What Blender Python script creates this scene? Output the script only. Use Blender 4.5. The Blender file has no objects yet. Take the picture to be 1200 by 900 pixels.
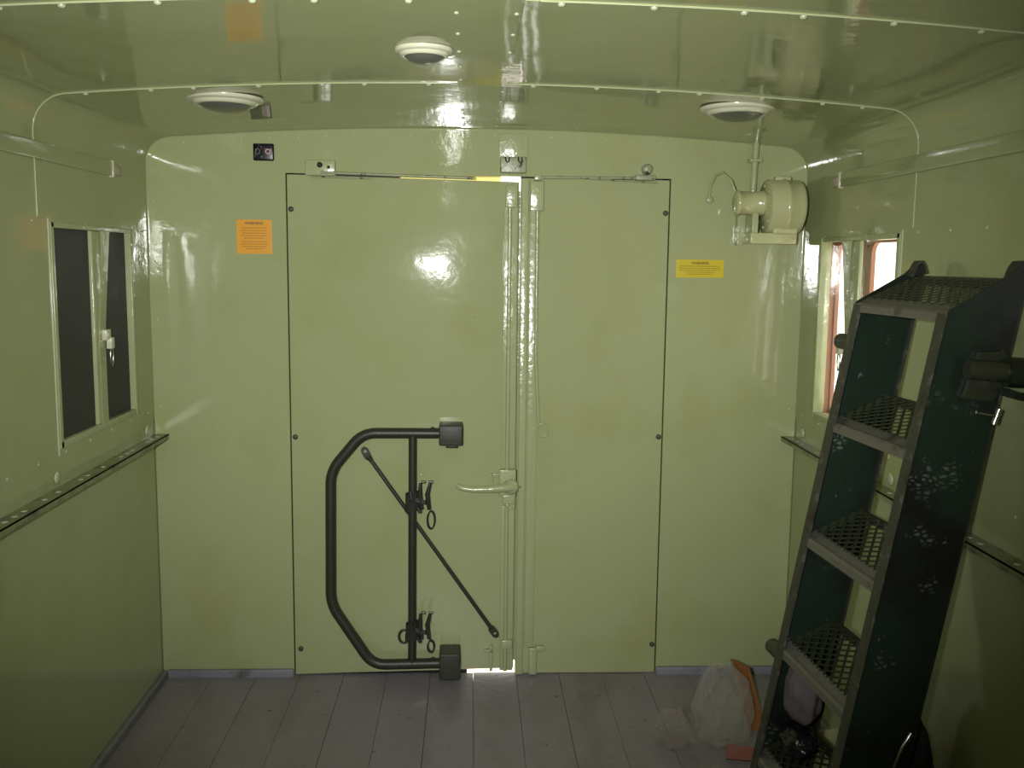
import bpy, bmesh, math, random
from mathutils import Vector, Matrix, noise
S = bpy.context.scene
COL = S.collection
# ------------------------------------------------------------------ camera
CAMP = Vector((-0.0276, -3.1005, 1.3974))
RX = Vector((0.9990713, -0.0414935, 0.0116098)); UX = Vector((-0.00619, 0.1284343, 0.9916987)); FX = Vector((0.0426402, 0.9908496, -0.1280581))
cam = bpy.data.cameras.new('camera'); co = bpy.data.objects.new('camera', cam); COL.objects.link(co)
cam.sensor_width = 36; cam.lens = 1120.306 / 1200 * 36; cam.clip_start = 0.02
m3 = Matrix((RX, UX, -FX)).transposed()
co.matrix_world = Matrix.Translation(CAMP) @ m3.to_4x4()
S.camera = co
# ------------------------------------------------------------------ world: hazy bright day outside
W = bpy.data.worlds.new('world'); S.world = W; W.use_nodes = True
nt = W.node_tree; nt.nodes.clear()
def N(nt, t, **k):
    n = nt.nodes.new(t)
    for a, b in k.items(): setattr(n, a, b)
    return n
wo = N(nt, 'ShaderNodeOutputWorld'); bg = N(nt, 'ShaderNodeBackground'); tc = N(nt, 'ShaderNodeTexCoord'); sx = N(nt, 'ShaderNodeSeparateXYZ'); cr = N(nt, 'ShaderNodeValToRGB')
nt.links.new(tc.outputs['Generated'], sx.inputs[0])
mr = N(nt, 'ShaderNodeMapRange'); mr.inputs[1].default_value = -1; mr.inputs[2].default_value = 1
nt.links.new(sx.outputs[2], mr.inputs[0]); nt.links.new(mr.outputs[0], cr.inputs[0])
e = cr.color_ramp.elements
e[0].position = 0.25; e[0].color = (1.0, .86, .60, 1)
e[1].position = 0.6; e[1].color = (1.0, .98, .93, 1)
nt.links.new(cr.outputs[0], bg.inputs[0]); bg.inputs[1].default_value = 2.7
nt.links.new(bg.outputs[0], wo.inputs[0])
# ------------------------------------------------------------------ the photographer's flash
fl = bpy.data.lights.new('camera_flash', 'SPOT'); fo = bpy.data.objects.new('camera_flash', fl); COL.objects.link(fo)
fl.energy = 250; fl.shadow_soft_size = 0.034; fl.spot_size = math.radians(77); fl.spot_blend = 1.0; fl.color = (1, 1, .97)
fo.location = CAMP + RX * -0.13 + UX * 0.035
fo.rotation_euler = (Vector((-0.03, 0, 1.33)) - fo.location).to_track_quat('-Z', 'Y').to_euler()
S.view_settings.view_transform = 'Standard'; S.view_settings.look = 'None'; S.view_settings.gamma = 1
S.view_settings.exposure = 0.0; S.view_settings.use_curve_mapping = False
# ------------------------------------------------------------------ materials
def mat(name, col, rough=.5, metal=0., spec=.5, bump=(), var=None, coat=0., trans=0., alpha=1., ior=1.5, coat_rough=.05):
    m = bpy.data.materials.new(name); m.use_nodes = True; t = m.node_tree
    b = t.nodes['Principled BSDF']; c = tuple(col) + (1,)
    b.inputs['Base Color'].default_value = c; b.inputs['Roughness'].default_value = rough; b.inputs['Metallic'].default_value = metal
    b.inputs['Specular IOR Level'].default_value = spec; b.inputs['Coat Weight'].default_value = coat; b.inputs['Coat Roughness'].default_value = coat_rough
    b.inputs['Transmission Weight'].default_value = trans; b.inputs['Alpha'].default_value = alpha; b.inputs['IOR'].default_value = ior
    geo = N(t, 'ShaderNodeNewGeometry')
    if var:                                   # list of (colour, scale, lo, hi, stretch)
        last = None
        prev = N(t, 'ShaderNodeRGB'); prev.outputs[0].default_value = c; last = prev.outputs[0]
        for (vc, sc, lo, hi, st) in var:
            mp = N(t, 'ShaderNodeMapping'); mp.inputs['Scale'].default_value = st; t.links.new(geo.outputs['Position'], mp.inputs[0])
            nz = N(t, 'ShaderNodeTexNoise'); nz.inputs['Scale'].default_value = sc; nz.inputs['Detail'].default_value = 5; nz.inputs['Roughness'].default_value = .6
            t.links.new(mp.outputs[0], nz.inputs['Vector'])
            r = N(t, 'ShaderNodeMapRange'); r.inputs[1].default_value = lo; r.inputs[2].default_value = hi; t.links.new(nz.outputs[0], r.inputs[0])
            mx = N(t, 'ShaderNodeMixRGB'); t.links.new(r.outputs[0], mx.inputs[0]); t.links.new(last, mx.inputs[1]); mx.inputs[2].default_value = tuple(vc) + (1,)
            last = mx.outputs[0]
        t.links.new(last, b.inputs['Base Color'])
    ln = None
    for (sc, dist, det) in bump:
        nz = N(t, 'ShaderNodeTexNoise'); nz.inputs['Scale'].default_value = sc; nz.inputs['Detail'].default_value = det
        t.links.new(geo.outputs['Position'], nz.inputs['Vector'])
        bp = N(t, 'ShaderNodeBump'); bp.inputs['Strength'].default_value = 1; bp.inputs['Distance'].default_value = dist
        t.links.new(nz.outputs[0], bp.inputs['Height'])
        if ln: t.links.new(ln, bp.inputs['Normal'])
        ln = bp.outputs[0]
    if ln: t.links.new(ln, b.inputs['Normal'])
    return m
GREEN = (.368, .400, .205)
M = {}
M['paint'] = mat('seafoam_enamel', GREEN, .072, spec=.6, bump=((2.3, .008, 1), (6.5, .0012, 1), (38, .0003, 2), (200, .00004, 1)), var=[((.33, .36, .15), 3, .5, .75, (1, 1, 1)), ((.24, .26, .13), 30, .70, .8, (1, 1, 1))])
M['hard'] = mat('seafoam_enamel_hardware', (.37, .41, .215), .2, spec=.6, bump=((22, .003, 3), (90, .0006, 2)))
M['lip'] = mat('sunlit_gap_yellow', (.92, .84, .26), .4)  # bright yellow stands in for sunlit paint behind the top door gap
M['chip'] = mat('chipped_seafoam_paint', (.30, .33, .19), .35, bump=((90, .001, 3),), var=[((.05, .045, .03), 60, .56, .64, (1, 1, 1))])
M['cream'] = mat('cream_enamel', (.47, .48, .25), .18, spec=.6, bump=((50, .0004, 2),))
M['ring'] = mat('pale_enamel_ring', (.60, .60, .44), .15, spec=.6)
M['lens'] = mat('dusty_lens_glass', (.10, .11, .085), .28, spec=.5)
M['floor'] = mat('grey_floor_paint', (.245, .222, .242), .42, bump=((30, .002, 4), (160, .0004, 2)), var=[((.165, .148, .142), 4, .48, .75, (1, .5, 1)), ((.27, .255, .275), 9, .55, .8, (1, .4, 1)), ((.025, .022, .018), 22, .66, .72, (1, 1, 1))])
M['kick'] = mat('grey_trim_paint', (.23, .22, .26), .4, bump=((40, .001, 3),), var=[((.10, .10, .09), 12, .55, .7, (1, 1, 1))])
M['olive'] = mat('dark_olive_tube_paint', (.027, .030, .018), .42, bump=((120, .0006, 3),))
M['olive2'] = mat('olive_block_paint', (.038, .041, .027), .5, bump=((120, .0006, 3),))
M['strap'] = mat('dark_webbing', (.022, .024, .017), .8, bump=((400, .0006, 1),))
M['buckle'] = mat('worn_dark_steel', (.09, .10, .085), .35, metal=.8)
M['ladder'] = mat('dark_green_ladder_paint', (.013, .026, .016), .34, spec=.45, bump=((35, .0012, 4),), var=[((.010, .011, .009), 3.2, .48, .6, (1, 1, 1)), ((.10, .11, .10), 48, .68, .74, (1, 1, 1)), ((.022, .009, .006), 6, .62, .72, (1, 1, 1))])
M['lmesh'] = mat('dark_tread_paint', (.030, .036, .018), .38, spec=.5, bump=((200, .0006, 2),))
M['worn'] = mat('worn_tread_nosing', (.15, .14, .115), .45, metal=.2, bump=((70, .0012, 4),), var=[((.16, .155, .14), 30, .52, .7, (1, 1, 1)), ((.05, .04, .03), 14, .55, .7, (1, 1, 1))])
M['scuff'] = mat('worn_plate_edge', (.050, .052, .036), .5, metal=.2, bump=((70, .0012, 4),), var=[((.14, .135, .12), 40, .56, .7, (1, 1, 1)), ((.03, .02, .012), 18, .55, .7, (1, 1, 1))])
M['steel'] = mat('bright_steel', (.62, .60, .56), .25, metal=1)
M['orange'] = mat('orange_decal_film', (.74, .33, .008), .35)
M['yellow'] = mat('yellow_decal_film', (.60, .47, .02), .35)
M['ink'] = mat('decal_ink', (.13, .07, .004), .5)
M['blackplate'] = mat('black_plate', (.004, .004, .006), .3)
M['white'] = mat('plate_marking', (.35, .33, .38), .5)
M['pink'] = mat('pale_pink_marking', (.75, .42, .42), .5)
M['screen'] = mat('dark_window_shade', (.022, .023, .026), .55, bump=((500, .0004, 1),))
M['glass'] = mat('window_glass', (1, 1, 1), .02, trans=1.0, ior=1.45)
M['brown'] = mat('red_brown_outer_frame', (.36, .15, .10), .6, bump=((60, .001, 3),))
M['clip'] = mat('pale_end_clip', (.42, .36, .28), .5, bump=((120, .001, 3),))
M['rail'] = mat('worn_rail_paint', (.22, .25, .12), .3, metal=.1, bump=((60, .0008, 3),), var=[((.10, .085, .06), 18, .5, .66, (1, 1, 1))])
M['hole'] = mat('rail_slot_bare_metal', (.62, .62, .48), .5)
M['bolt'] = mat('dark_bolt_head', (.05, .055, .035), .5)
M['rivet'] = mat('painted_rivet', (.46, .50, .32), .2, spec=.7)
M['rubber'] = mat('black_rubber', (.008, .008, .008), .6)
M['rag'] = mat('mauve_grey_cloth', (.105, .085, .09), .9, bump=((60, .003, 4),), var=[((.14, .05, .06), 6, .55, .65, (1, 1, 1))])
M['sack'] = mat('dark_brown_cloth', (.022, .016, .014), .85, bump=((50, .003, 4),))
M['blackbag'] = mat('black_plastic_bag', (.008, .009, .011), .3, bump=((30, .01, 3),))
M['board'] = mat('cream_board', (.46, .45, .24), .6, bump=((60, .001, 2),))
M['kraft'] = mat('orange_brown_card', (.27, .115, .030), .6, bump=((40, .001, 2),))
M['redcard'] = mat('faded_red_card', (.22, .07, .045), .6)
def scuffs(m):
    t = m.node_tree; b = t.nodes['Principled BSDF']; src = b.inputs['Base Color'].links[0].from_socket; geo = N(t, 'ShaderNodeNewGeometry')
    vo = N(t, 'ShaderNodeTexVoronoi', feature='DISTANCE_TO_EDGE'); vo.inputs['Scale'].default_value = 62
    mp = N(t, 'ShaderNodeMapping'); mp.inputs['Scale'].default_value = (1, 1, 1.6); t.links.new(geo.outputs['Position'], mp.inputs[0]); t.links.new(mp.outputs[0], vo.inputs['Vector'])
    r1 = N(t, 'ShaderNodeMapRange'); r1.inputs[1].default_value = .10; r1.inputs[2].default_value = .28; t.links.new(vo.outputs[0], r1.inputs[0])
    nz = N(t, 'ShaderNodeTexNoise'); nz.inputs['Scale'].default_value = 9; nz.inputs['Detail'].default_value = 3; t.links.new(geo.outputs['Position'], nz.inputs['Vector'])
    r2 = N(t, 'ShaderNodeMapRange'); r2.inputs[1].default_value = .60; r2.inputs[2].default_value = .68; t.links.new(nz.outputs[0], r2.inputs[0])
    mu = N(t, 'ShaderNodeMath', operation='MULTIPLY'); t.links.new(r1.outputs[0], mu.inputs[0]); t.links.new(r2.outputs[0], mu.inputs[1])
    mx = N(t, 'ShaderNodeMixRGB'); t.links.new(mu.outputs[0], mx.inputs[0]); t.links.new(src, mx.inputs[1]); mx.inputs[2].default_value = (.10, .12, .095, 1); t.links.new(mx.outputs[0], b.inputs['Base Color'])
scuffs(M['ladder'])
def plastic(name, tint, a):
    m = bpy.data.materials.new(name); m.use_nodes = True; t = m.node_tree; b = t.nodes['Principled BSDF']; out = t.nodes['Material Output']
    b.inputs['Base Color'].default_value = tint + (1,); b.inputs['Roughness'].default_value = .10; b.inputs['Specular IOR Level'].default_value = 1.0
    tr = N(t, 'ShaderNodeBsdfTransparent'); mx = N(t, 'ShaderNodeMixShader'); mx.inputs[0].default_value = a
    nz = N(t, 'ShaderNodeTexNoise'); nz.inputs['Scale'].default_value = 28; nz.inputs['Detail'].default_value = 4; nz.inputs['Distortion'].default_value = 2.5
    bp = N(t, 'ShaderNodeBump'); bp.inputs['Distance'].default_value = .012; t.links.new(nz.outputs[0], bp.inputs['Height']); t.links.new(bp.outputs[0], b.inputs['Normal'])
    t.links.new(tr.outputs[0], mx.inputs[1]); t.links.new(b.outputs[0], mx.inputs[2]); t.links.new(mx.outputs[0], out.inputs[0])
    return m
M['clear'] = plastic('clear_plastic_film', (.80, .76, .64), .25)
M['clear2'] = plastic('crumpled_clear_film', (.82, .68, .62), .30)
# ------------------------------------------------------------------ mesh helpers
V = Vector
class MB:
    def __init__(s): s.v = []; s.f = []; s.sm = []
    def add(s, vs, fs, smooth=False):
        o = len(s.v); s.v += [tuple(x) for x in vs]; s.f += [tuple(i + o for i in f) for f in fs]; s.sm += [smooth] * len(fs); return s
    def hexa(s, p, smooth=False):            # 8 points: bottom loop, top loop
        return s.add(p, [(3, 2, 1, 0), (4, 5, 6, 7), (0, 1, 5, 4), (1, 2, 6, 5), (2, 3, 7, 6), (3, 0, 4, 7)], smooth)
    def box(s, a, b):
        x0, y0, z0 = a; x1, y1, z1 = b
        return s.hexa([(x0, y0, z0), (x1, y0, z0), (x1, y1, z0), (x0, y1, z0), (x0, y0, z1), (x1, y0, z1), (x1, y1, z1), (x0, y1, z1)])
    def bbox(s, a, b, r=.003, n=3):          # box with rounded edges
        bm = bmesh.new(); bmesh.ops.create_cube(bm, size=1)
        c = [(a[i] + b[i]) / 2 for i in range(3)]; d = [abs(b[i] - a[i]) for i in range(3)]
        for v in bm.verts: v.co = V((c[0] + v.co.x * d[0], c[1] + v.co.y * d[1], c[2] + v.co.z * d[2]))
        bmesh.ops.bevel(bm, geom=bm.edges[:], offset=min(r, min(d) * .45), segments=n, affect='EDGES', profile=.5)
        bm.verts.index_update(); s.add([v.co[:] for v in bm.verts], [[v.index for v in f.verts] for f in bm.faces], True); bm.free(); return s
    def tube(s, pts, r, n=12, cap=True, closed=False, squash=None):
        pts = [V(q) for q in pts]; k = len(pts); rs = r if isinstance(r, (list, tuple)) else [r] * k
        vs = []; up = None
        for i, q in enumerate(pts):
            a = pts[(i - 1) % k] if closed or i > 0 else q; b = pts[(i + 1) % k] if closed or i < k - 1 else q
            d = (b - a).normalized()
            if up is None: up = d.orthogonal().normalized()
            up = (up - d * up.dot(d)).normalized(); w = d.cross(up)
            for j in range(n):
                t = 2 * math.pi * j / n; vs.append(q + (up * math.cos(t) + w * math.sin(t)) * rs[i])
        fs = []
        for i in range(k if closed else k - 1):
            i2 = (i + 1) % k
            for j in range(n): fs.append((i * n + j, i * n + (j + 1) % n, i2 * n + (j + 1) % n, i2 * n + j))
        s.add(vs, fs, True)
        if cap and not closed:
            s.add(vs[:n], [tuple(range(n))[::-1]]); s.add(vs[-n:], [tuple(range(n))])
        return s
    def cyl(s, a, b, r, r2=None, n=20): return s.tube([a, b], [r, r if r2 is None else r2], n)
    def strap(s, pts, w, t, side):           # flat band swept along pts; side = width direction
        side = V(side).normalized(); pts = [V(q) for q in pts]; vs = []
        for i, q in enumerate(pts):
            d = (pts[min(i + 1, len(pts) - 1)] - pts[max(i - 1, 0)]).normalized(); nn = d.cross(side).normalized()
            for a, b in ((-1, -1), (1, -1), (1, 1), (-1, 1)): vs.append(q + side * (a * w / 2) + nn * (b * t / 2))
        fs = [(3, 2, 1, 0), tuple(len(vs) - 4 + j for j in range(4))]
        for i in range(len(pts) - 1):
            for j in range(4): fs.append((i * 4 + j, i * 4 + (j + 1) % 4, i * 4 + 4 + (j + 1) % 4, i * 4 + 4 + j))
        return s.add(vs, fs)
    def lathe(s, c, prof, axis=(0, 0, 1), n=40, squash=1.):
        c = V(c); ax = V(axis).normalized(); u = ax.orthogonal().normalized(); w = ax.cross(u); vs = []
        for r, h in prof:
            for j in range(n):
                t = 2 * math.pi * j / n; vs.append(c + ax * h + (u * math.cos(t) + w * math.sin(t) * squash) * r)
        fs = [(i * n + j, i * n + (j + 1) % n, (i + 1) * n + (j + 1) % n, (i + 1) * n + j) for i in range(len(prof) - 1) for j in range(n)]
        return s.add(vs, fs, True)
    def dome(s, c, axis, r, h):              # small button head
        return s.lathe(c, [(r, 0), (r * .95, h * .45), (r * .7, h * .82), (r * .35, h * .97), (.00001, h)], axis, 10)
    def extr(s, poly, d):                    # polygon (3d loop) extruded by vector d
        n = len(poly); d = V(d); a = [V(q) for q in poly]; b = [q + d for q in a]
        return s.add(a + b, [tuple(range(n))[::-1], tuple(range(n, 2 * n))] + [(i, (i + 1) % n, n + (i + 1) % n, n + i) for i in range(n)])
    def build(s, name, m, parent=None, loc=None, kind=None, fix=True):
        me = bpy.data.meshes.new(name); off = V(loc) if loc else (V(parent['_w']) if parent is not None and '_w' in parent else V((0, 0, 0)))
        me.from_pydata([tuple(V(q) - off) for q in s.v], [], s.f); me.polygons.foreach_set('use_smooth', s.sm)
        if fix:
            bm = bmesh.new(); bm.from_mesh(me); bmesh.ops.recalc_face_normals(bm, faces=bm.faces); bm.to_mesh(me); bm.free()
        me.materials.append(M[m]); o = bpy.data.objects.new(name, me); COL.objects.link(o)
        o['_w'] = tuple(off)
        if parent is not None: o.parent = parent; o.location = off - V(parent['_w'])
        else: o.location = off
        if kind: o['kind'] = kind
        return o
def empty(name, loc, label, cat, group=None):
    o = bpy.data.objects.new(name, None); COL.objects.link(o); o.location = loc; o['_w'] = tuple(loc); o.empty_display_size = .1
    o['label'] = label; o['category'] = cat
    if group: o['group'] = group
    return o
def tag(o, label, cat, group=None):
    o['label'] = label; o['category'] = cat
    if group: o['group'] = group
    return o
def ray(px, py):
    return FX + RX * ((px - 600) / 1120.306) - UX * ((py - 450) / 1120.306)
# ------------------------------------------------------------------ shell of the van body
HW, ZS, ZC, RC = 1.05, 1.77, 1.81, .085
YB = -4.1
SEAM = (-.775, -1.50, -2.25, -3.0, -3.75)
def zceil(x, o=0.):                          # arched ceiling height
    return ZS + (ZC - ZS) * (1 - min(1, abs(x) / (HW - RC)) ** 2) + o
def prof(o=0., n=10, m=24, z0=1.62):         # right wall bottom -> over ceiling -> left wall bottom
    pts = []
    cx = HW - RC; cz = ZS - RC
    pts.append((HW + o, z0)); 
    for i in range(n + 1):
        t = math.pi / 2 * i / n; pts.append((cx + (RC + o) * math.cos(t), cz + (RC + o) * math.sin(t)))
    for i in range(1, m):
        x = cx - 2 * cx * i / m; pts.append((x, zceil(x, o)))
    for i in range(n, -1, -1):
        t = math.pi / 2 * i / n; pts.append((-(cx + (RC + o) * math.cos(t)), cz + (RC + o) * math.sin(t)))
    pts.append((-HW - o, z0)); return pts
def skin(mb, pa, y0, y1, pb, ny=1):          # curved panel: inner profile pa, outer profile pb
    k = len(pa); ys = [y0 + (y1 - y0) * i / ny for i in range(ny + 1)]
    mb.add([(x, y, z) for y in ys for x, z in pa], [(j * k + i, j * k + i + 1, (j + 1) * k + i + 1, (j + 1) * k + i) for j in range(ny) for i in range(k - 1)], True)
    mb.add([(x, y, z) for y in ys for x, z in pb], [(j * k + i, (j + 1) * k + i, (j + 1) * k + i + 1, j * k + i + 1) for j in range(ny) for i in range(k - 1)], True)
    for y in (y0, y1):
        mb.add([(x, y, z) for x, z in pa] + [(x, y, z) for x, z in pb], [(i, i + 1, k + i + 1, k + i) for i in range(k - 1)])
    mb.add([(pa[0][0], y0, pa[0][1]), (pa[0][0], y1, pa[0][1]), (pb[0][0], y1, pb[0][1]), (pb[0][0], y0, pb[0][1])], [(0, 1, 2, 3)])
    mb.add([(pa[-1][0], y0, pa[-1][1]), (pa[-1][0], y1, pa[-1][1]), (pb[-1][0], y1, pb[-1][1]), (pb[-1][0], y0, pb[-1][1])], [(0, 1, 2, 3)])
cb = MB(); edges = [0.0] + list(SEAM) + [YB]
for i in range(len(edges) - 1):
    o = .002 * i
    skin(cb, prof(o, z0=1.486), edges[i] , edges[i + 1], prof(.06, z0=1.486))
ceil = cb.build('ceiling', 'paint', kind='structure', fix=False)
# central splice strip and seam lips, rivets
sb = MB()
for sgn, y0, y1 in ((1, -.01, -3.9),):
    k = 8; xs = [-.064 + .117 * i / k for i in range(k + 1)]
    pa = [(x, zceil(x) - .0016) for x in xs]; pb = [(x, zceil(x) + .012) for x in xs]
    skin(sb, pa, y0, y1, pb)
rv = MB()
for i in range(26):
    y = -.08 - i * .15
    for x in (-.056, .045): rv.dome((x, y, zceil(x) - .0016), (0, 0, -1), .0045, .003)
st = sb.build('trim_1', 'paint', kind='structure', fix=True)
rv.build('rivets', 'rivet', st)
lip = MB(); rv = MB()
for si, y in enumerate(SEAM[:3]):
    o = .002 * si
    P = prof(o - .0005, z0=1.49)
    for half in (1, -1):
        L = [q for q in P if (q[0] * half > .06)]
        if half == -1: L = L[::-1]
        lip.tube([(q[0], y, q[1]) for q in L], .0009, 6)
    for i in range(15):
        x = -.93 + i * 1.86 / 14 + .02 * math.sin(i * 2.1)
        if abs(x) > .08: rv.dome((x, y + .012, zceil(x, o)), (0, 0, -1), .0065, .005)
lo = lip.build('trim_2', 'ring', kind='structure'); lo.data.materials[0] = M['rivet']
rv.build('rivets', 'rivet', lo)
# side walls
WY0, WY1, WZ0, WZ1 = -.70, -.172, .932, 1.468
def side_wall(sg, name):
    mb = MB()
    def cell(y0, y1, z0, z1, off): mb.box((sg * (HW + off), y0, z0), (sg * (HW + .045), y1, z1))
    cell(YB, 0, -.06, .886, .002)
    z0, z1 = .886, 1.486
    cell(YB, WY0, z0, z1, 0); cell(WY1, 0, z0, z1, 0); cell(WY0, WY1, z0, WZ0, 0); cell(WY0, WY1, WZ1, z1, 0)
    w = mb.build(name, 'paint', kind='structure')
    r = MB()
    for y in (-.08, -.74, -1.4, -2.0): r.dome((sg * HW, y, .852), (-sg, 0, 0), .016, .005); 
    for i in range(24):
        r.dome((sg * HW, -.06 - i * .155, .905), (-sg, 0, 0), .004, .002); r.dome((sg * HW, -.03 - i * .155, 1.477), (-sg, 0, 0), .004, .002)
    r.build('rivets', 'rivet', w)
    # upper raised batten with end clip
    b = MB(); b.bbox((sg * (HW - .011), -3.9, 1.620), (sg * (HW + .004), -.31, 1.662), .003)
    bo = b.build('batten', 'paint', w)
    c = MB(); c.bbox((sg * (HW - .013), -.312, 1.617), (sg * (HW + .002), -.298, 1.664), .003); c.build('batten_end', 'ring', bo)
    c = MB(); c.bbox((sg * (HW - .012), -.297, 1.624), (sg * (HW + .002), -.245, 1.652), .004); c.build('end_clip', 'clip', bo)
    # slotted shelf rail (angle section)
    b = MB(); b.box((sg * (HW - .0435), -3.9, .8235), (sg * (HW + .004), .0, .8265)); b.box((sg * (HW - .0435), -3.9, .811), (sg * (HW - .0405), -.0, .8265))
    ro = b.build('shelf_rail', 'rail', w)
    h = MB(); rnd = random.Random(5)
    y = -.05
    while y > -3:
        k = rnd.choice((1, 2, 3, 3))
        for j in range(k):
            h.lathe((sg * (HW - .021), y, .8266), [(.0068, 0), (.0066, .0007), (.00001, .0008)], (0, 0, 1), 12); y -= .045
        y -= rnd.choice((.03, .06, .09))
    h.build('slots', 'hole', ro)
    return w
wl = side_wall(-1, 'wall_left'); wr = side_wall(1, 'wall_right')
# far wall
DX0, DX1, DZ1 = -.617, .609, 1.663
mb = MB()
mb.box((-1.115, 0, -.06), (DX0, .05, 1.9)); mb.box((DX1, 0, -.06), (1.115, .05, 1.9)); mb.box((DX0, 0, DZ1), (DX1, .05, 1.9)); mb.box((DX0, 0, -.09), (DX1, .05, -.035))
P = prof(0, z0=.02); cv = []
R0 = .005; k = 6
for j, (x, z) in enumerate(P):
    a = P[max(j - 1, 0)]; b = P[min(j + 1, len(P) - 1)]; t = V((b[0] - a[0], b[1] - a[1])).normalized(); nn = V((-t.y, t.x))
    if nn.dot(V((-x, 1.0 - z))) < 0: nn = -nn
    for i in range(k + 1):
        th = math.pi / 2 * i / k; d = R0 * (1 - math.sin(th)); yy = -R0 * (1 - math.cos(th))
        cv.append((x + nn.x * d, yy - .0005, z + nn.y * d))
mb.add(cv, [(j * (k + 1) + i, j * (k + 1) + i + 1, (j + 1) * (k + 1) + i + 1, (j + 1) * (k + 1) + i) for j in range(len(P) - 1) for i in range(k)], True)
wb = mb.build('wall_back', 'paint', kind='structure')
r = MB()
for i in range(22):
    x = -.93 + i * 1.86 / 21; r.dome((x, 0, zceil(x) - .022), (0, -1, 0), .0032, .002)
for sg in (-1, 1):
    for i in range(18): r.dome((sg * 1.03, 0, .08 + i * .093), (0, -1, 0), .0032, .002)
r.build('rivets', 'rivet', wb)
b = MB(); b.box((-1.12, YB - .05, -.06), (1.12, YB, 1.9)); b.build('wall_front', 'paint', kind='structure')
# floor : painted planks running lengthwise
b = MB(); x = -1.06; bw = .1455; first = .131 + .0005
xs = []
x = .131 - 9 * bw
while x < 1.06: xs.append(x); x += bw
for i, x in enumerate(xs):
    a = max(x + .0007, -1.1); c = min(x + bw - .0007, 1.1)
    if c > a: b.box((a, YB - .02, -.02 + .0006 * math.sin(i * 5)), (c, .014, 0.0006 * math.sin(i * 3.3)))
fl_ = b.build('floor', 'floor', kind='structure')
b = MB(); b.box((-1.12, YB - .05, -.08), (1.12, .0, -.022)); b.build('floor_underlay', 'floor', fl_)
def kick(name, a, c):
    b = MB(); b.bbox(a, c, .003); return b.build(name, 'kick', kind='structure')
kick('baseboard_left', (-1.052, YB, -.002), (-1.035, 0, .024)); kick('baseboard_right', (1.035, YB, -.002), (1.052, 0, .024))
kick('baseboard_back', (-1.035, -.014, -.002), (DX0 - .001, .002, .026)); kick('baseboard_back', (DX1 + .001, -.014, -.002), (1.035, .002, .026))
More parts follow.
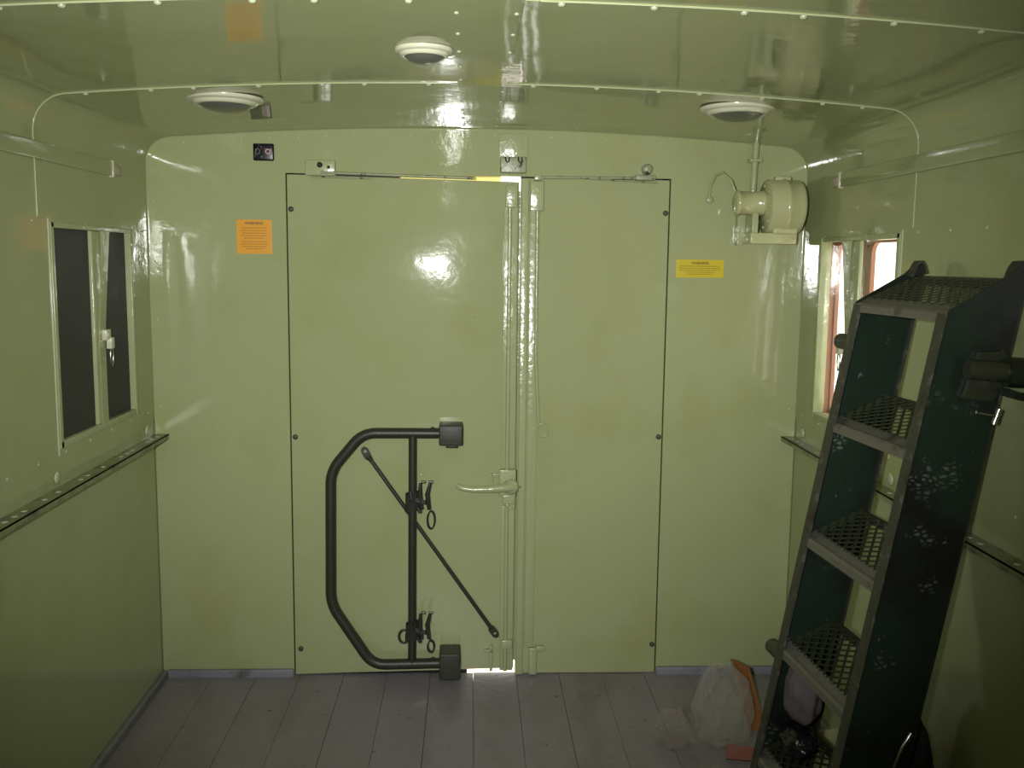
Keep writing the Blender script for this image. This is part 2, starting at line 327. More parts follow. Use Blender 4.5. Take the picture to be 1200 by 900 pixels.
# ------------------------------------------------------------------ windows
def window(sg, name, dark):
    fx = lambda o: sg * (HW + o)
    b = MB()
    f = .014
    b.bbox((fx(-.004), WY0 - .012, WZ0 - f), (fx(.03), WY1 + .012, WZ0 + .004), .002); b.bbox((fx(-.004), WY0 - .012, WZ1 - .004), (fx(.03), WY1 + .012, WZ1 + .010), .002)
    b.bbox((fx(-.004), WY0 - f, WZ0 - f), (fx(.03), WY0 + .004, WZ1 + .01), .002); b.bbox((fx(-.006), WY1 - .006, WZ0 - f), (fx(.03), WY1 + .016, WZ1 + .01), .002)
    w = b.build(name, 'hard', kind='structure')
    b = MB(); b.bbox((fx(.02), WY0 - .004, WZ0 - .004), (fx(.046), WY0 + .003, WZ1 + .004), .001); b.bbox((fx(.02), WY1 - .003, WZ0 - .004), (fx(.046), WY1 + .004, WZ1 + .004), .001); b.bbox((fx(.02), WY0, WZ1 - .003), (fx(.046), WY1, WZ1 + .004), .001); b.bbox((fx(.02), WY0, WZ0 - .004), (fx(.046), WY1, WZ0 + .003), .001); b.build('reveal', 'screen' if dark else 'brown', w)
    b = MB(); b.bbox((fx(-.003), WY0 - .024, WZ0 - .03), (fx(.001), WY0 - .018, WZ1 + .018), .001); b.build('edge_strip', 'rivet', w)
    # sashes: near sash (larger, towards the camera) and far sash
    ym = -.39
    b = MB(); z0, z1 = WZ0 + .004, WZ1 - .004
    b.bbox((fx(-.002), ym - .072, z0), (fx(.012), ym - .010, z1), .004)
    b.build('sash_stile', 'hard', w)
    b = MB()                                # bowed stile of the second sash
    pts = []
    for i in range(17):
        t = i / 16; z = z0 + (z1 - z0) * t
        bow = .062 * max(0, (t - .42) / .58) ** 1.15
        pts.append((fx(.003), ym - .028 + bow, z))
    b.strap(pts, .044, .012, (0, 1, 0)); b.build('sash_stile', 'hard', w)
    b = MB(); b.bbox((fx(-.016), ym - .030, 1.165), (fx(-.001), ym + .004, 1.195), .003); b.bbox((fx(-.022), ym - .012, 1.140), (fx(-.006), ym + .012, 1.172), .003); b.cyl((fx(-.02), ym - .02, 1.18), (fx(-.002), ym - .02, 1.18), .008)
    la = b.build('latch', 'ring', w)
    b = MB(); b.tube([(fx(-.016), ym + .010 * math.cos(t), 1.118 + .026 * math.sin(t)) for t in [i * math.pi / 8 for i in range(16)]], .0022, 6, closed=True); b.build('wire_loop', 'steel', la)
    pn = 'shade' if dark else 'pane'
    for (a, c, o) in ((WY0 + .002, ym - .02, .008), (ym - .03, WY1 - .002, .012)):
        b = MB(); b.box((fx(o), a, WZ0), (fx(o + .003), c, WZ1)); b.build(pn, 'screen' if dark else 'glass', w)
    # outer casing with rounded openings
    b = MB(); x0, x1 = fx(.046), fx(.058)
    def ropen(y0, y1, z0, z1, Y0, Y1, Z0, Z1, r=.04):
        inn = []
        for (cy, cz, a0) in ((y1 - r, z1 - r, 0), (y0 + r, z1 - r, 90), (y0 + r, z0 + r, 180), (y1 - r, z0 + r, 270)):
            for q in range(7):
                t = math.radians(a0 + 15 * q); inn.append((cy + r * math.cos(t), cz + r * math.sin(t)))
        out = []
        for (yy, zz) in inn:
            cy, cz = (y0 + y1) / 2, (z0 + z1) / 2; dy, dz = yy - cy, zz - cz
            s = min((abs(Y1 - cy) if dy > 0 else abs(Y0 - cy)) / max(abs(dy), 1e-6), (abs(Z1 - cz) if dz > 0 else abs(Z0 - cz)) / max(abs(dz), 1e-6)); out.append((cy + dy * s, cz + dz * s))
        n = len(inn); vs = [(x0, *q) for q in inn] + [(x0, *q) for q in out] + [(x1, *q) for q in inn] + [(x1, *q) for q in out]
        fs = []
        for i in range(n):
            j = (i + 1) % n; fs += [(i, j, n + j, n + i), (2 * n + i, 3 * n + i, 3 * n + j, 2 * n + j), (i, 2 * n + i, 2 * n + j, j), (n + i, n + j, 3 * n + j, 3 * n + i)]
        b.add(vs, fs)
    ropen(WY0 + .0, -.435, WZ0 + .005, WZ1 - .010, WY0 - .04, -.40, WZ0 - .04, WZ1 + .04, .03); ropen(-.365, WY1 - .010, WZ0 + .005, WZ1 - .010, -.40, WY1 + .04, WZ0 - .04, WZ1 + .04, .03)
    b.build('outer_casing', 'screen' if dark else 'brown', w)
    if dark:
        b = MB(); b.box((fx(.059), WY0 - .04, WZ0 - .04), (fx(.065), WY1 + .04, WZ1 + .04)); b.build('outer_shutter', 'screen', w)
    return w
window(-1, 'window_1', True); window(1, 'window_2', False)
# ------------------------------------------------------------------ doors
def leaf(x0, x1, z0a, z0b, zt0, zt1, sag, name):
    nx, nz = 28, 40; vs = []; b = MB()
    for i in range(nx + 1):
        for j in range(nz + 1):
            u = i / nx; v = j / nz; zb = z0a + (z0b - z0a) * u; z1 = zt0 + (zt1 - zt0) * u
            X_ = x0 + (x1 - x0) * u; Z_ = zb + (z1 - zb) * v; g_ = .0045 * math.exp(-((X_ + .20) ** 2 + (Z_ - 1.45) ** 2) / .07) * (x0 < 0) * min(1, 16 * u * (1 - u) * v * (1 - v) * 2)
            vs.append((X_, .004 - sag * 16 * u * (1 - u) * v * (1 - v) - g_, Z_))
    b.add(vs, [(i * (nz + 1) + j, (i + 1) * (nz + 1) + j, (i + 1) * (nz + 1) + j + 1, i * (nz + 1) + j + 1) for i in range(nx) for j in range(nz)], True)
    b.hexa([(x0, .0045, z0a), (x1, .0045, z0b), (x1, .036, z0b), (x0, .036, z0a), (x0, .0045, zt0), (x1, .0045, zt1), (x1, .036, zt1), (x0, .036, zt0)])
    return b.build(name, 'paint', kind='structure', fix=True)
dl = leaf(-.613, .121, .004, .021, 1.659, 1.646, .011, 'door_1'); dr = leaf(.1265, .605, .003, .003, 1.658, 1.658, .006, 'door_2')
# left leaf furniture
b = MB(); b.bbox((.074, -.010, .018), (.118, .006, .59), .0015); b.bbox((.074, -.010, .72), (.118, .006, 1.644), .0015); b.build('rod_cover', 'hard', dl)
b = MB(); b.cyl((.092, -.016, .02), (.092, -.016, 1.64), .007, n=12); b.build('lock_rod', 'hard', dl)
for z in (1.565, .10, .60):
    b = MB(); b.bbox((.078, -.026, z), (.116, -.004, z + (.07 if z > 1 else .03)), .003); b.build('rod_guide', 'hard', dl)
b = MB(); b.bbox((.066, -.024, .625), (.122, -.002, .715), .004); b.bbox((.088, -.020, .58), (.12, -.002, .63), .003); b.dome((.094, -.022, .596), (0, -1, 0), .007, .006)
b.bbox((.04, -.014, .690), (.07, -.003, .700), .002); b.bbox((.036, -.014, .670), (.046, -.003, .70), .002)
lk = b.build('lock_case', 'hard', dl)
b = MB(); b.lathe((.105, -.024, .660), [(.026, 0), (.026, .010), (.021, .020), (.012, .025), (.00001, .026)], (0, -1, 0), 24)
hp = [(.108, -.040, .662), (.08, -.046, .660), (.03, -.050, .656), (-.02, -.050, .655), (-.05, -.050, .659), (-.066, -.048, .664), (-.074, -.046, .672)]
b.tube(hp, [.016, .0145, .0115, .010, .010, .0095, .006], 14); b.build('lever_handle', 'hard', lk)
b = MB(); b.bbox((.040, -.012, .015), (.05, .004, .105), .002); b.bbox((.022, -.012, .083), (.05, .004, .091), .002); b.build('floor_bolt', 'hard', dl)
for (x, z) in ((-.601, 1.551), (-.600, .818), (-.594, .095)):
    b = MB(); b.lathe((x, .001, z), [(.0085, 0), (.0085, .004), (.006, .006), (.00001, .0062)], (0, -1, 0), 14); b.build('bolt_head', 'bolt', dl)
# right leaf furniture
b = MB(); b.bbox((.130, -.012, .004), (.152, .008, 1.655), .0012); b.bbox((.158, -.006, .10), (.188, .008, 1.64), .0012); b.build('meeting_strip', 'hard', dr)
b = MB(); b.bbox((.156, -.020, 1.555), (.200, 0, 1.648), .003); b.bbox((.168, -.026, 1.65), (.192, -.004, 1.668), .003); b.build('top_bolt_case', 'hard', dr)
b = MB(); b.tube([(.180, -.012, 1.56), (.181, -.012, 1.1), (.193, -.012, .872)], .0055, 10)
b.tube([(.206 + .018 * math.cos(t), -.014, .846 + .022 * math.sin(t)) for t in [i * math.pi / 10 for i in range(20)]], .0032, 8, closed=True); b.build('pull_rod', 'hard', dr)
b = MB(); b.bbox((.172, -.016, .004), (.200, .004, .098), .003); b.bbox((.196, -.02, .088), (.226, -.004, .106), .003); b.build('floor_bolt', 'hard', dr)
b = MB(); b.lathe((.137, -.0121, .655), [(.0042, 0), (.00001, .0004)], (0, -1, 0), 12, .4); b.build('keyhole', 'rubber', dr)
for (x, z) in ((.594, 1.554), (.594, .823), (.594, .104)):
    b = MB(); b.lathe((x, .001, z), [(.0085, 0), (.0085, .004), (.006, .006), (.00001, .0062)], (0, -1, 0), 14); b.build('bolt_head', 'bolt', dr)
# header parts on the wall: striker, hold-open stays
b = MB(); b.bbox((.056, -.010, 1.72), (.148, .003, 1.795), .002); b.build('header_plate', 'hard', wb)
b = MB(); b.bbox((.060, -.030, 1.672), (.142, .002, 1.722), .003)
sk = b.build('striker_box', 'chip', wb)
for x in (.082, .122):
    b = MB(); b.tube([(x - .006, -.031, 1.720), (x - .005, -.034, 1.708), (x, -.035, 1.703), (x + .005, -.034, 1.708), (x + .006, -.031, 1.720)], .0022, 6); b.build('dark_notch', 'rubber', sk)
def stay(x, sg, name, x_end):
    b = MB(); b.bbox((x - .05, -.020, 1.655), (x + .045, .002, 1.703), .004)
    t = b.build(name + '_bracket', 'hard', wb)
    b = MB(); b.dome((x - .003, -.0202, 1.688), (0, -1, 0), .009, .006); b.dome((x + .024, -.0202, 1.681), (0, -1, 0), .005, .004); b.build('rust_spot_bolts', 'rubber', t)
    b = MB(); b.tube([(x, -.026, 1.664), (x_end, -.022, 1.654)], .0045, 8); b.tube([(x - .03, -.024, 1.651), (x + sg * .16, -.024, 1.648)], .0025, 6); b.build('stay_rod', 'chip', t)
stay(-.503, 1, 'stay', -.02)
b = MB(); b.bbox((.49, -.030, 1.655), (.555, .002, 1.672), .004); b.lathe((.527, -.034, 1.690), [(.00001, .004), (.012, .004), (.017, .01), (.017, .024), (.014, .034), (.00001, .035)], (0, 1, 0), 24)
t = b.build('stay_bracket', 'chip', wb)
b = MB(); b.tube([(.53, -.026, 1.662), (.17, -.022, 1.659)], .0045, 8); b.tube([(.56, -.024, 1.648), (.34, -.024, 1.657)], .0025, 6); b.build('stay_rod', 'chip', t)
# outside the doorway: added yellow lip for the gap's daylight, astragal, added light-blocking strips
b = MB(); b.box((-.64, .115, 1.58), (.066, .119, 1.72)); b.box((-.64, .05, 1.712), (.066, .119, 1.716)); b.build('gap_glow_lip', 'lip', wb)  # added lip, sized and coloured so the top gap shows yellow daylight
b = MB(); b.box((.085, .0375, .035), (.165, .046, 1.62)); b.build('outer_astragal', 'hard', dr)
b = MB(); b.box((-.64, .0375, -.05), (-.036, .044, .03)); b.box((.129, .0375, -.05), (.64, .044, .03)); b.box((-.64, .0375, .02), (-.598, .044, 1.70)); b.box((.592, .0375, .02), (.64, .044, 1.70)); b.box((-.64, .0375, 1.635), (-.26, .044, 1.70)); b.box((.128, .0375, 1.635), (.64, .044, 1.70)); b.build('light_leak_strips', 'rubber', wb)  # unseen black strips added to stop light leaking round the doors
# ------------------------------------------------------------------ ceiling lights
def light(x, y, r, name, label):
    z = zceil(x) - .0025; e = empty(name, (x, y, z), label, 'ceiling light', 'round ceiling lights')
    s = r / .095; hh = .6 if r < .08 else .75
    b = MB(); b.lathe((x, y, z), [(.095 * s, -.004), (.095 * s, .003 * hh), (.089 * s, .007 * hh), (.082 * s, .008 * hh), (.080 * s, .010 * hh), (.079 * s, .015 * hh), (.073 * s, .020 * hh), (.066 * s, .021 * hh), (.064 * s, .015 * hh)], (0, 0, -1), 48); b.build('flange_ring', 'ring', e)
    b = MB(); b.lathe((x, y, z), [(.065 * s, .016 * hh), (.062 * s, .020 * hh), (.05 * s, .030 * hh), (.03 * s, .037 * hh), (.012 * s, .0395 * hh), (.0001, .040 * hh)], (0, 0, -1), 40); b.build('lens', 'lens', e)
light(-.650, -.600, .095, 'ceiling_light', 'round enamel ceiling light with grey lens near the left wall')
light(-.125, -1.13, .058, 'ceiling_light', 'small round enamel ceiling light beside the middle ceiling strip')
light(.652, -.600, .095, 'ceiling_light', 'round enamel ceiling light with brownish lens above the blower')
# ------------------------------------------------------------------ stickers
def textobj(s, x, z, size, mname, parent, y):
    c = bpy.data.curves.new('t', 'FONT'); c.body = s; c.size = size; c.align_x = 'CENTER'; c.extrude = .0001; c.offset = .0003
    o = bpy.data.objects.new('t', c); COL.objects.link(o); dg = bpy.context.evaluated_depsgraph_get(); me = bpy.data.meshes.new_from_object(o.evaluated_get(dg))
    bpy.data.objects.remove(o)
    vs = [(x + v.co.x, y - .0001 + v.co.z, z + v.co.y) for v in me.vertices]; b = MB(); b.add(vs, [tuple(p_.vertices) for p_ in me.polygons]); return b.build('heading', mname, parent)
def sticker(x0, x1, z0, z1, name, label, m, rows, hsize, cat='sticker', rz=0):
    b = MB(); b.box((x0, -.0012, z0), (x1, .0004, z1)); o = b.build(name, m, loc=((x0 + x1) / 2, 0, z0)); tag(o, label, cat)
    textobj('WARNING', (x0 + x1) / 2, z1 - hsize * 1.25, hsize, 'ink', o, -.0014)
    b = MB(); rnd = random.Random(len(rows)); w = x1 - x0; cx = (x0 + x1) / 2
    for (fz, fw) in rows:
        z = z1 - fz * (z1 - z0); a = cx - w * fw / 2
        while a < cx + w * fw / 2:
            l = rnd.uniform(.004, .010); e2 = min(a + l, cx + w * fw / 2)
            k = a
            while k < e2: b.box((k, -.0016, z - .0011), (min(k + .0011, e2), -.0011, z + .0011)); k += .0017
            a = e2 + .002
    b.build('small_print', 'ink', o); return o
sticker(-.773, -.663, 1.409, 1.516, 'warning_sticker', 'square orange warning sticker left of the doors below the black plate', 'orange', [(.24 + .075 * i, f) for i, f in enumerate((.66, .74, .70, .72, .60))] + [(.64 + .07 * i, f) for i, f in enumerate((.70, .76, .66, .5))], .012)
sticker(.635, .790, 1.349, 1.407, 'warning_sticker', 'wide yellow warning sticker right of the doors below the blower', 'yellow', [(.36, .84), (.47, .88), (.58, .86), (.69, .62), (.80, .54)], .012)
# black switch plate
b = MB(); b.bbox((-.715, -.010, 1.699), (-.650, .001, 1.752), .006); o = tag(b.build('switch_plate', 'blackplate', loc=(-.682, 0, 1.70)), 'small black plate with a pale ring mark above the orange sticker', 'switch plate')
b = MB(); b.lathe((-.668, -.0105, 1.727), [(.0085, 0), (.0085, .002), (.0055, .002), (.0055, 0)], (0, -1, 0), 20); b.build('ring_mark', 'pink', o)
b = MB(); rnd = random.Random(8)
for i in range(26):
    x = rnd.uniform(-.710, -.655); z = rnd.uniform(1.704, 1.747); b.box((x, -.0106, z), (x + rnd.uniform(.001, .004), -.0098, z + rnd.uniform(.0006, .0018)))
b.tube([(-.70 + .007 * math.cos(t), -.0105, 1.727 + .008 * math.sin(t)) for t in [i * math.pi / 6 for i in range(12)]], .0006, 5, closed=True)
b.build('worn_marks', 'white', o)
# ------------------------------------------------------------------ blower
e = empty('heater_blower', (.90, 0, 1.45), 'cream painted centrifugal blower with round motor mounted high right of the doors', 'blower')
CY, CZ = -.085, 1.574
b = MB(); b.lathe((.885, CY, CZ), [(.00001, .0), (.045, .0), (.050, .004), (.076, .004), (.084, .008), (.084, .052), (.087, .054), (.087, .066), (.084, .068), (.084, .104), (.080, .113), (.070, .118), (.00001, .120)], (1, 0, 0), 48); hs = b.build('fan_housing', 'cream', e)
for k in range(8):
    t = k * math.pi / 4; b = MB(); b.dome((.8885, CY + .064 * math.cos(t), CZ + .064 * math.sin(t)), (-1, 0, 0), .005, .005); b.build('bolt_head', 'hard', hs)
b = MB(); b.bbox((.918, CY - .012, CZ + .078), (.968, CY + .012, CZ + .094), .004); b.build('housing_clamp', 'cream', hs)
b = MB(); b.lathe((.792, CY - .012, CZ + .010), [(.00001, .0), (.030, .0), (.038, .004), (.038, .012), (.036, .013), (.036, .078), (.038, .080), (.038, .092), (.028, .096)], (1, 0, 0), 36); mo = b.build('motor', 'cream', e)
b = MB(); b.tube([(.795, CY, CZ + .046), (.780, CY, 1.655), (.760, -.06, 1.680), (.742, -.04, 1.673), (.735, -.015, 1.645), (.732, -.006, 1.612), (.735, -.004, 1.600)], .0042, 8)
b.lathe((.735, -.001, 1.598), [(.013, 0), (.013, .004), (.008, .007), (.00001, .008)], (0, -1, 0), 18); b.build('cable', 'hard', mo)
b = MB(); b.bbox((.822, -.03, 1.455), (.850, .001, 1.56), .003); b.bbox((.846, -.11, 1.478), (.866, -.005, 1.555), .003); b.build('wall_bracket', 'hard', e)
b = MB(); b.bbox((.838, -.125, 1.458), (.985, .001, 1.492), .004); b.bbox((.905, -.135, 1.488), (.985, -.02, 1.51), .008); b.build('outlet_duct', 'cream', e)
for q in ((.85, -.1255, 1.475), (.97, -.1255, 1.475), (.81, -.002, 1.462)):
    b = MB(); b.dome(q, (0, -1, 0), .004, .003); b.build('bolt_head', 'rivet', e)
# conduit : along the ceiling then down the wall
o = MB(); zc = zceil(.87) - .018
o.tube([(.868, -.026, 1.600), (.870, -.026, 1.70), (.873, -.026, zceil(.87) + .003)], .0105, 14)
cd = tag(o.build('conduit_pipe', 'hard', loc=(.87, -.03, 1.60)), 'green painted conduit pipe rising from the blower to the ceiling', 'pipe')
b = MB(); b.bbox((.852, -.040, 1.716), (.892, .001, 1.728), .003); b.build('pipe_clamp', 'hard', cd)
# ------------------------------------------------------------------ tubular carrier frame hung on the left door
FY = -.034
e = empty('carrier_frame', (-.28, -.03, .015), 'dark olive bent tube carrier frame leaning on the left door', 'tubular frame')
def arc(pts, r, n=7):
    out = [V(pts[0])]
    for i in range(1, len(pts) - 1):
        a, q, c = V(pts[i - 1]), V(pts[i]), V(pts[i + 1]); d1 = (a - q).normalized(); d2 = (c - q).normalized()
        p1 = q + d1 * r; p2 = q + d2 * r
        for k in range(n + 1):
            t = k / n; out.append(p1 * (1 - t) ** 2 + q * 2 * t * (1 - t) + p2 * t * t)
    out.append(V(pts[-1])); return out
b = MB(); b.tube(arc([(-.125, FY, .838), (-.378, FY, .838), (-.482, FY, .712), (-.487, FY, .262), (-.352, FY, .052), (-.125, FY, .056)], .045), .0175, 18)
b.dome((-.152, FY, .855), (0, 0, 1), .007, .004); b.dome((-.15, FY, .073), (0, 0, 1), .007, .004)
b.build('bent_tube', 'olive', e)
b = MB(); b.cyl((-.220, FY - .002, .056), (-.216, FY - .002, .838), .0135); b.build('upright_tube', 'olive', e)
b = MB(); b.bbox((-.130, -.085, .806), (-.054, .003, .872), .005); k = b.build('hinge_block', 'olive2', e)
b = MB(); b.bbox((-.108, -.07, .796), (-.070, -.01, .808), .003); b.build('hinge_lug', 'olive', k)
b = MB(); b.bbox((-.128, -.085, .016), (-.058, .003, .108), .006); b.build('hinge_block', 'olive2', e)
# diagonal brace with flattened eyes
b = MB(); A = V((-.352, -.014, .742)); Bp = V((.045, -.012, .168)); b.cyl(A, Bp, .0068, n=12)
d = (Bp - A).normalized(); w = d.cross(V((0, 1, 0))).normalized()
def eye(c, d):                                # flattened eye with a hole
    w = d.cross(V((0, 1, 0))).normalized(); out = []; hole = []
    for i in range(20):
        t = 2 * math.pi * i / 20; out.append(c + d * (.016 * math.cos(t) + (.0 if math.cos(t) > 0 else -.016)) + w * .0125 * math.sin(t)); hole.append(c + d * .0055 * math.cos(t) + w * .0055 * math.sin(t))
    n = 20; t_ = V((0, .003, 0)); vs = [q - t_ for q in out] + [q - t_ for q in hole] + [q + t_ for q in out] + [q + t_ for q in hole]; fs = []
    for i in range(n):
        j = (i + 1) % n; fs += [(i, j, n + j, n + i), (2 * n + i, 3 * n + i, 3 * n + j, 2 * n + j), (i, 2 * n + i, 2 * n + j, j), (n + i, n + j, 3 * n + j, 3 * n + i)]
    b.add(vs, fs)
eye(A - d * .036 + V((-.0, 0, .002)), (V((-.45, 0, .9))).normalized()); eye(Bp + d * .022, d)
b.tube([A, A - d * .018], [.0075, .010], 10)
b.build('diagonal_brace', 'olive', e)
def strap(z, s, hang):
    y = FY - .002; t = []
    b = MB(); b.strap([(-.218 + .021 * math.cos(a), y + .021 * math.sin(a), z + .004 * math.cos(a)) for a in [i * math.pi / 10 for i in range(21)]], .040 * s, .003, (0, 0, 1))
    b.strap([(-.218 + .023 * math.cos(a), y + .023 * math.sin(a), z - .028 + .006 * math.cos(a)) for a in [i * math.pi / 10 for i in range(21)]], .022, .003, (0, 0, 1))
    sb_ = b.build('webbing_strap', 'strap', e)
    b = MB(); b.strap([(-.235, y - .024, z - .01), (-.205, y - .032, z + .004), (-.175, y - .030, z - .006), (-.160, y - .024, z + .004)], .014, .004, (0, 0, 1))
    for x in (-.192, -.168):
        b.tube([(x + .006, y - .024, z - .03), (x, y - .030, z + .02), (x + .010 if x > -.18 else x + .002, y - .030, z + .060)], [.006, .0075, .004], 8)
        b.cyl((x + .004, y - .030, z + .062), (x + .018, y - .030, z + .062), .0045, n=10)
    b.tube([(-.222, y - .028, z + .03), (-.219, y - .030, z + .006)], .005, 8); b.tube([(-.200, y - .03, z - .02), (-.190, y - .03, z - .04)], .006, 8)
    b.build('buckle', 'buckle', sb_)
    b = MB(); lp = []
    for i in range(15):
        a = i / 14 * 2 * math.pi; lp.append((-.166 + .012 * math.sin(a) * 1.0 * s + .010, y - .026, z - .035 - hang * .5 * (1 - math.cos(a)) * 1.0))
    b.strap(lp, .014, .003, (.15, 1, 0)); b.build('strap_tail', 'strap', sb_)
strap(.622, 1.0, .060); strap(.182, .9, .040)
b = MB(); b.tube([(-.226 - .020 + .016 * math.cos(a), FY - .02, .158 + .022 * math.sin(a)) for a in [i * math.pi / 8 for i in range(16)]], .004, 8, closed=True); b.build('hook_ring', 'olive', e)
# ------------------------------------------------------------------ ladder
LX, LY, PSI, KX, KY, LW = .648, -.886, .075, .162, -.019, .385
HD = V((math.cos(PSI), math.sin(PSI), 0)); WD = V((math.sin(PSI), -math.cos(PSI), 0)); UP = V((KX, KY, 1))
def L(h, w, z): return V((LX, LY, 0)) + HD * h + WD * w + UP * z
e = empty('access_ladder', (LX + .09, LY - .19, 0), 'dark green steel ladder with open mesh treads leaning on the right wall', 'ladder')
DP = .152
for w0, dw, fl_in in ((0, .005, 1), (LW, -.005, -1)):
    b = MB()
    poly = [(0, 0), (0, 1.306), (.004, 1.314), (.105, 1.378), (.128, 1.404), (.145, 1.404), (DP, 1.375), (DP, 0.02)]
    b.extr([L(h, w0, z) for h, z in poly], WD * dw)
    s_ = b.build('side_rail', 'ladder', e)
    b = MB(); b.extr([L(h, w0, z) for h, z in ((-.0012, 0.002), (-.0012, 1.306), (.0038, 1.306), (.0038, 0.002))], WD * (fl_in * .034)); b.build('front_flange', 'scuff', s_)
    b = MB(); b.extr([L(h, w0, z) for h, z in ((DP - .004, 0.03), (DP - .004, 1.36), (DP, 1.36), (DP, 0.03))], WD * (fl_in * .012)); b.build('rear_flange', 'scuff', s_)
    b = MB(); wc = w0 + dw / 2 + fl_in * .010
    b.strap([L(.114, wc, 1.37), L(.118, wc, 1.394), L(.124, wc, 1.405), L(.132, wc, 1.406), L(.140, wc, 1.397), L(.149, wc, 1.378)], .022, .006, WD); b.build('hook', 'scuff', s_)
TZ = [1.309 - .278 * i for i in range(5)]
for ti, z in enumerate(TZ):
    rise = .060; dep = .125
    def T(h, w, dz=0.): return L(h, w, z + rise * h / dep + dz)
    b = MB()                                  # rounded nosing angle
    sec = [(.000, -.020), (-.001, -.004), (.003, .001), (.010, .003), (.028, .0125), (.028, .0095), (.012, -.001), (.004, -.006), (.004, -.020)]
    b.extr([L(h, .006, z + dz) for h, dz in sec], WD * (LW - .012)); ns = b.build('tread_nosing', 'worn', e)
    b = MB(); b.extr([T(dep, .006, -.016), T(dep, .006, .003), T(dep + .004, .006, .003), T(dep + .004, .006, -.016)], WD * (LW - .012))
    b.extr([T(.02, .0055, -.018), T(.02, .0055, 0), T(dep, .0055, 0), T(dep, .0055, -.018)], WD * .003); b.extr([T(.02, LW - .0055, -.018), T(.02, LW - .0055, 0), T(dep, LW - .0055, 0), T(dep, LW - .0055, -.018)], -WD * .003)
    b.build('tread_frame', 'lmesh', e)
    b = MB(); pw, pd = .034, .021; a0, a1, d0, d1 = .008, LW - .008, .024, dep   # expanded metal
    sl = pd / pw
    for sgn in (1, -1):
        k = -12
        while k < 26:
            off = k * pd; k += 1                # line d = off + sgn*sl*w
            pts = []
            ws = sorted({a0, a1, (d0 - off) / (sgn * sl), (d1 - off) / (sgn * sl)})
            ws = [w for w in ws if a0 - 1e-6 <= w <= a1 + 1e-6 and d0 - 1e-6 <= off + sgn * sl * w <= d1 + 1e-6]
            if len(ws) < 2 or ws[-1] - ws[0] < .004: continue
            pA, pB = T(off + sgn * sl * ws[0], ws[0]), T(off + sgn * sl * ws[-1], ws[-1]); 
            b.strap([pA, pB], .0055, .003, (pB - pA).cross(V((0, 0, 1))))
    b.build('tread_mesh', 'lmesh', e)
# cross pins and their ends
for (h, z) in ((.020, 1.215), (.018, .445)):
    b = MB(); b.cyl(L(h, -.064, z), L(h, .0, z), .019); b.build('far_pin_end', 'olive', e)
b = MB(); poly = [(.078, 1.232), (.122, 1.234), (.138, 1.225), (.143, 1.20), (.140, 1.160), (.128, 1.136), (.066, 1.142)]
b.extr([L(h, LW + .002, z) for h, z in poly], WD * .012); b.build('pin_bracket', 'lmesh', e)
b = MB(); b.tube([L(.085, LW + .034, 1.118), L(.118, LW + .034, 1.112), L(.130, LW + .036, 1.112)], .003, 8); b.tube([L(.130, LW + .036, 1.124), L(.126, LW + .036, 1.094)], .0052, 10); b.build('retaining_pin', 'steel', e)
# wall peg that the stowed ladder hangs on: tube standing off the right wall, thicker socket and rib at the wall
pg = empty('wall_peg', (1.046, -1.33, 1.18), 'green tubular peg on the right wall holding the near ladder rail', 'wall peg')
PY = L(.08, LW + .038, 1.196)
PB = V((1.0495, PY.y - .012, PY.z - .001))
b = MB(); b.cyl(V((.918, PY.y, PY.z + .006)), V((1.02, PY.y - .009, PY.z)), .0195, n=28); b.build('peg_tube', 'lmesh', pg)
b = MB(); b.cyl(V((.990, PY.y - .008, PY.z + .002)), PB, .029, n=28); b.build('socket', 'ladder', pg)
b = MB(); b.strap([(.985, PY.y - .01, PY.z - .034), (1.005, PY.y - .01, PY.z - .042), (1.03, PY.y - .01, PY.z - .046), (1.0495, PY.y - .01, PY.z - .046)], .04, .014, (0, 1, 0)); b.build('rib', 'ladder', pg)
b = MB(); b.tube([L(.135, LW + .006, .44), L(.118, LW + .012, .415), L(.11, LW + .012, .37)], [.005, .004, .003], 8); b.build('bottom_pin', 'steel', e)
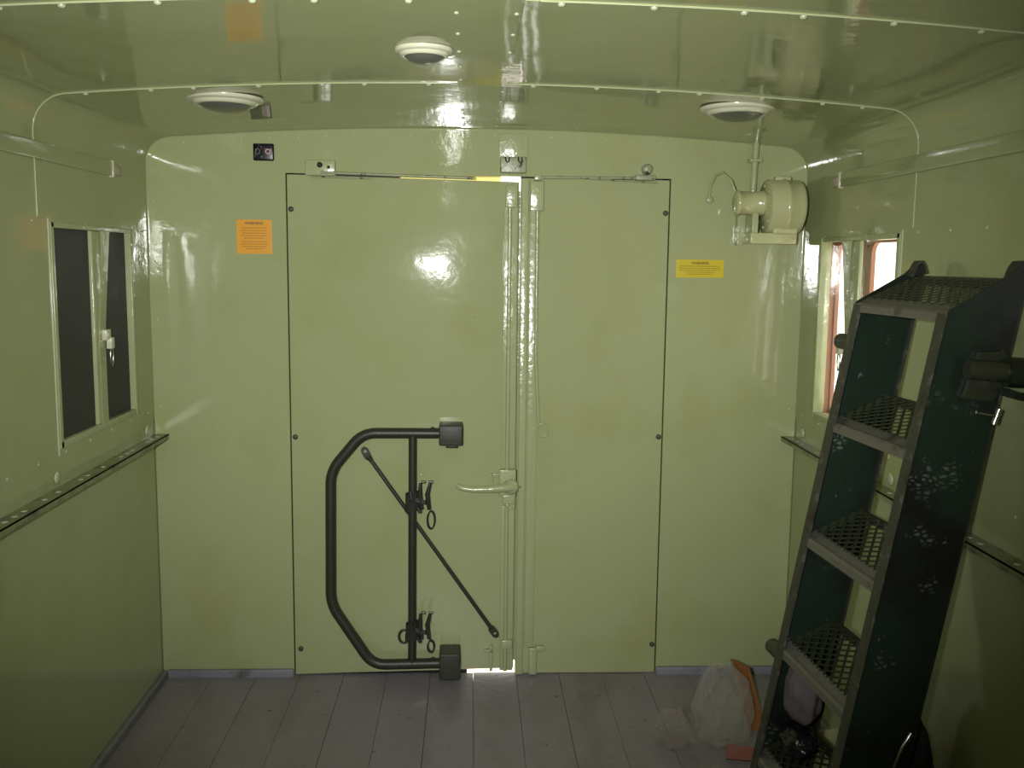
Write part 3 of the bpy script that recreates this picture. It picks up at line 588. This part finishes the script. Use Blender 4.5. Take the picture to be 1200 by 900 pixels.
# ------------------------------------------------------------------ litter by the ladder
def blob(name, m, c, r, amp, freq, seed, label, cat, sub=4, floor=0.002, flat=False):
    bm = bmesh.new(); bmesh.ops.create_icosphere(bm, subdivisions=sub, radius=1); b = MB(); so = V((seed, seed * 1.7, seed * .3))
    vs = []
    for v in bm.verts:
        d = v.co.normalized(); k = 1 + amp * (noise.noise(d * freq + so) + .5 * noise.noise(d * freq * 2.3 + so) + .4 * (1 - 2 * abs(noise.noise(d * freq * 1.4 - so)))) + (amp * .5 * (1 - 2 * abs(noise.noise(d * 4.5 + so))) if flat else 0)
        q = V((c[0] + d.x * r[0] * k, c[1] + d.y * r[1] * k, c[2] + d.z * r[2] * k)); q.z = max(q.z, (floor(q) if callable(floor) else floor) + .002 * abs(math.sin(40 * q.x))); vs.append(q)
    b.add(vs, [[v.index for v in f.verts] for f in bm.faces], not flat); bm.free()
    return tag(b.build(name, m, loc=(c[0], c[1], 0)), label, cat)
blob('plastic_bag', 'clear', (.715, -.47, .105), (.070, .075, .110), .26, 1.7, 3.1, 'clear crumpled plastic bag standing on the floor beside the ladder foot', 'plastic bag', 4, flat=True)
blob('plastic_wrap', 'clear2', (.572, -.475, .036), (.040, .05, .045), .45, 2.6, 8.3, 'small ball of crumpled clear plastic wrap left of the standing bag', 'plastic wrap', 4, flat=True)
def card(name, m, pts, t, label, cat):
    b = MB(); pts = [V(q) for q in pts]; n = (pts[1] - pts[0]).cross(pts[2] - pts[0]).normalized(); b.extr(pts, n * t); return tag(b.build(name, m, loc=pts[0]), label, cat)
card('cardboard_piece', 'kraft', [(.812, -.42, .002), (.862, -.40, .002), (.838, -.29, .145), (.778, -.305, .180)], .012, 'orange brown cardboard piece leaning between the plastic bag and the ladder', 'cardboard')
card('folded_card', 'redcard', [(.700, -.580, .003), (.775, -.595, .003), (.780, -.57, .030), (.705, -.555, .034)], .012, 'faded red folded card lying in front of the clear plastic bag', 'card')
q = L(.062, .095, .232); blob('rubbish_bag', 'blackbag', (q.x, q.y, .270), (.038, .058, .032), .3, 2.2, 2.2, 'black crumpled plastic bag lying on the lowest ladder tread in view', 'bag', 4, lambda v: .197 + .48 * max(0, (v - L(0, 0, v.z)).dot(HD)) + .006)
q = L(.052, .088, .35); blob('cloth_bundle', 'rag', (q.x, q.y, .385), (.040, .055, .072), .18, 1.6, 5.5, 'mauve grey cloth bundle sitting on the black plastic bag inside the ladder', 'cloth bundle', 4, .322)
card('cream_board', 'board', [(.945, -.66, .002), (1.005, -.64, .002), (1.005, -.60, .105), (.930, -.62, .105)], .006, 'small cream board leaning behind the ladder near the right wall', 'board')
blob('cloth_sack', 'sack', (.955, -1.10, .17), (.062, .11, .22), .18, 1.6, 9.1, 'dark brown cloth sack standing behind the near ladder rail', 'sack')
for o in bpy.data.objects:
    if '_w' in o: del o['_w']
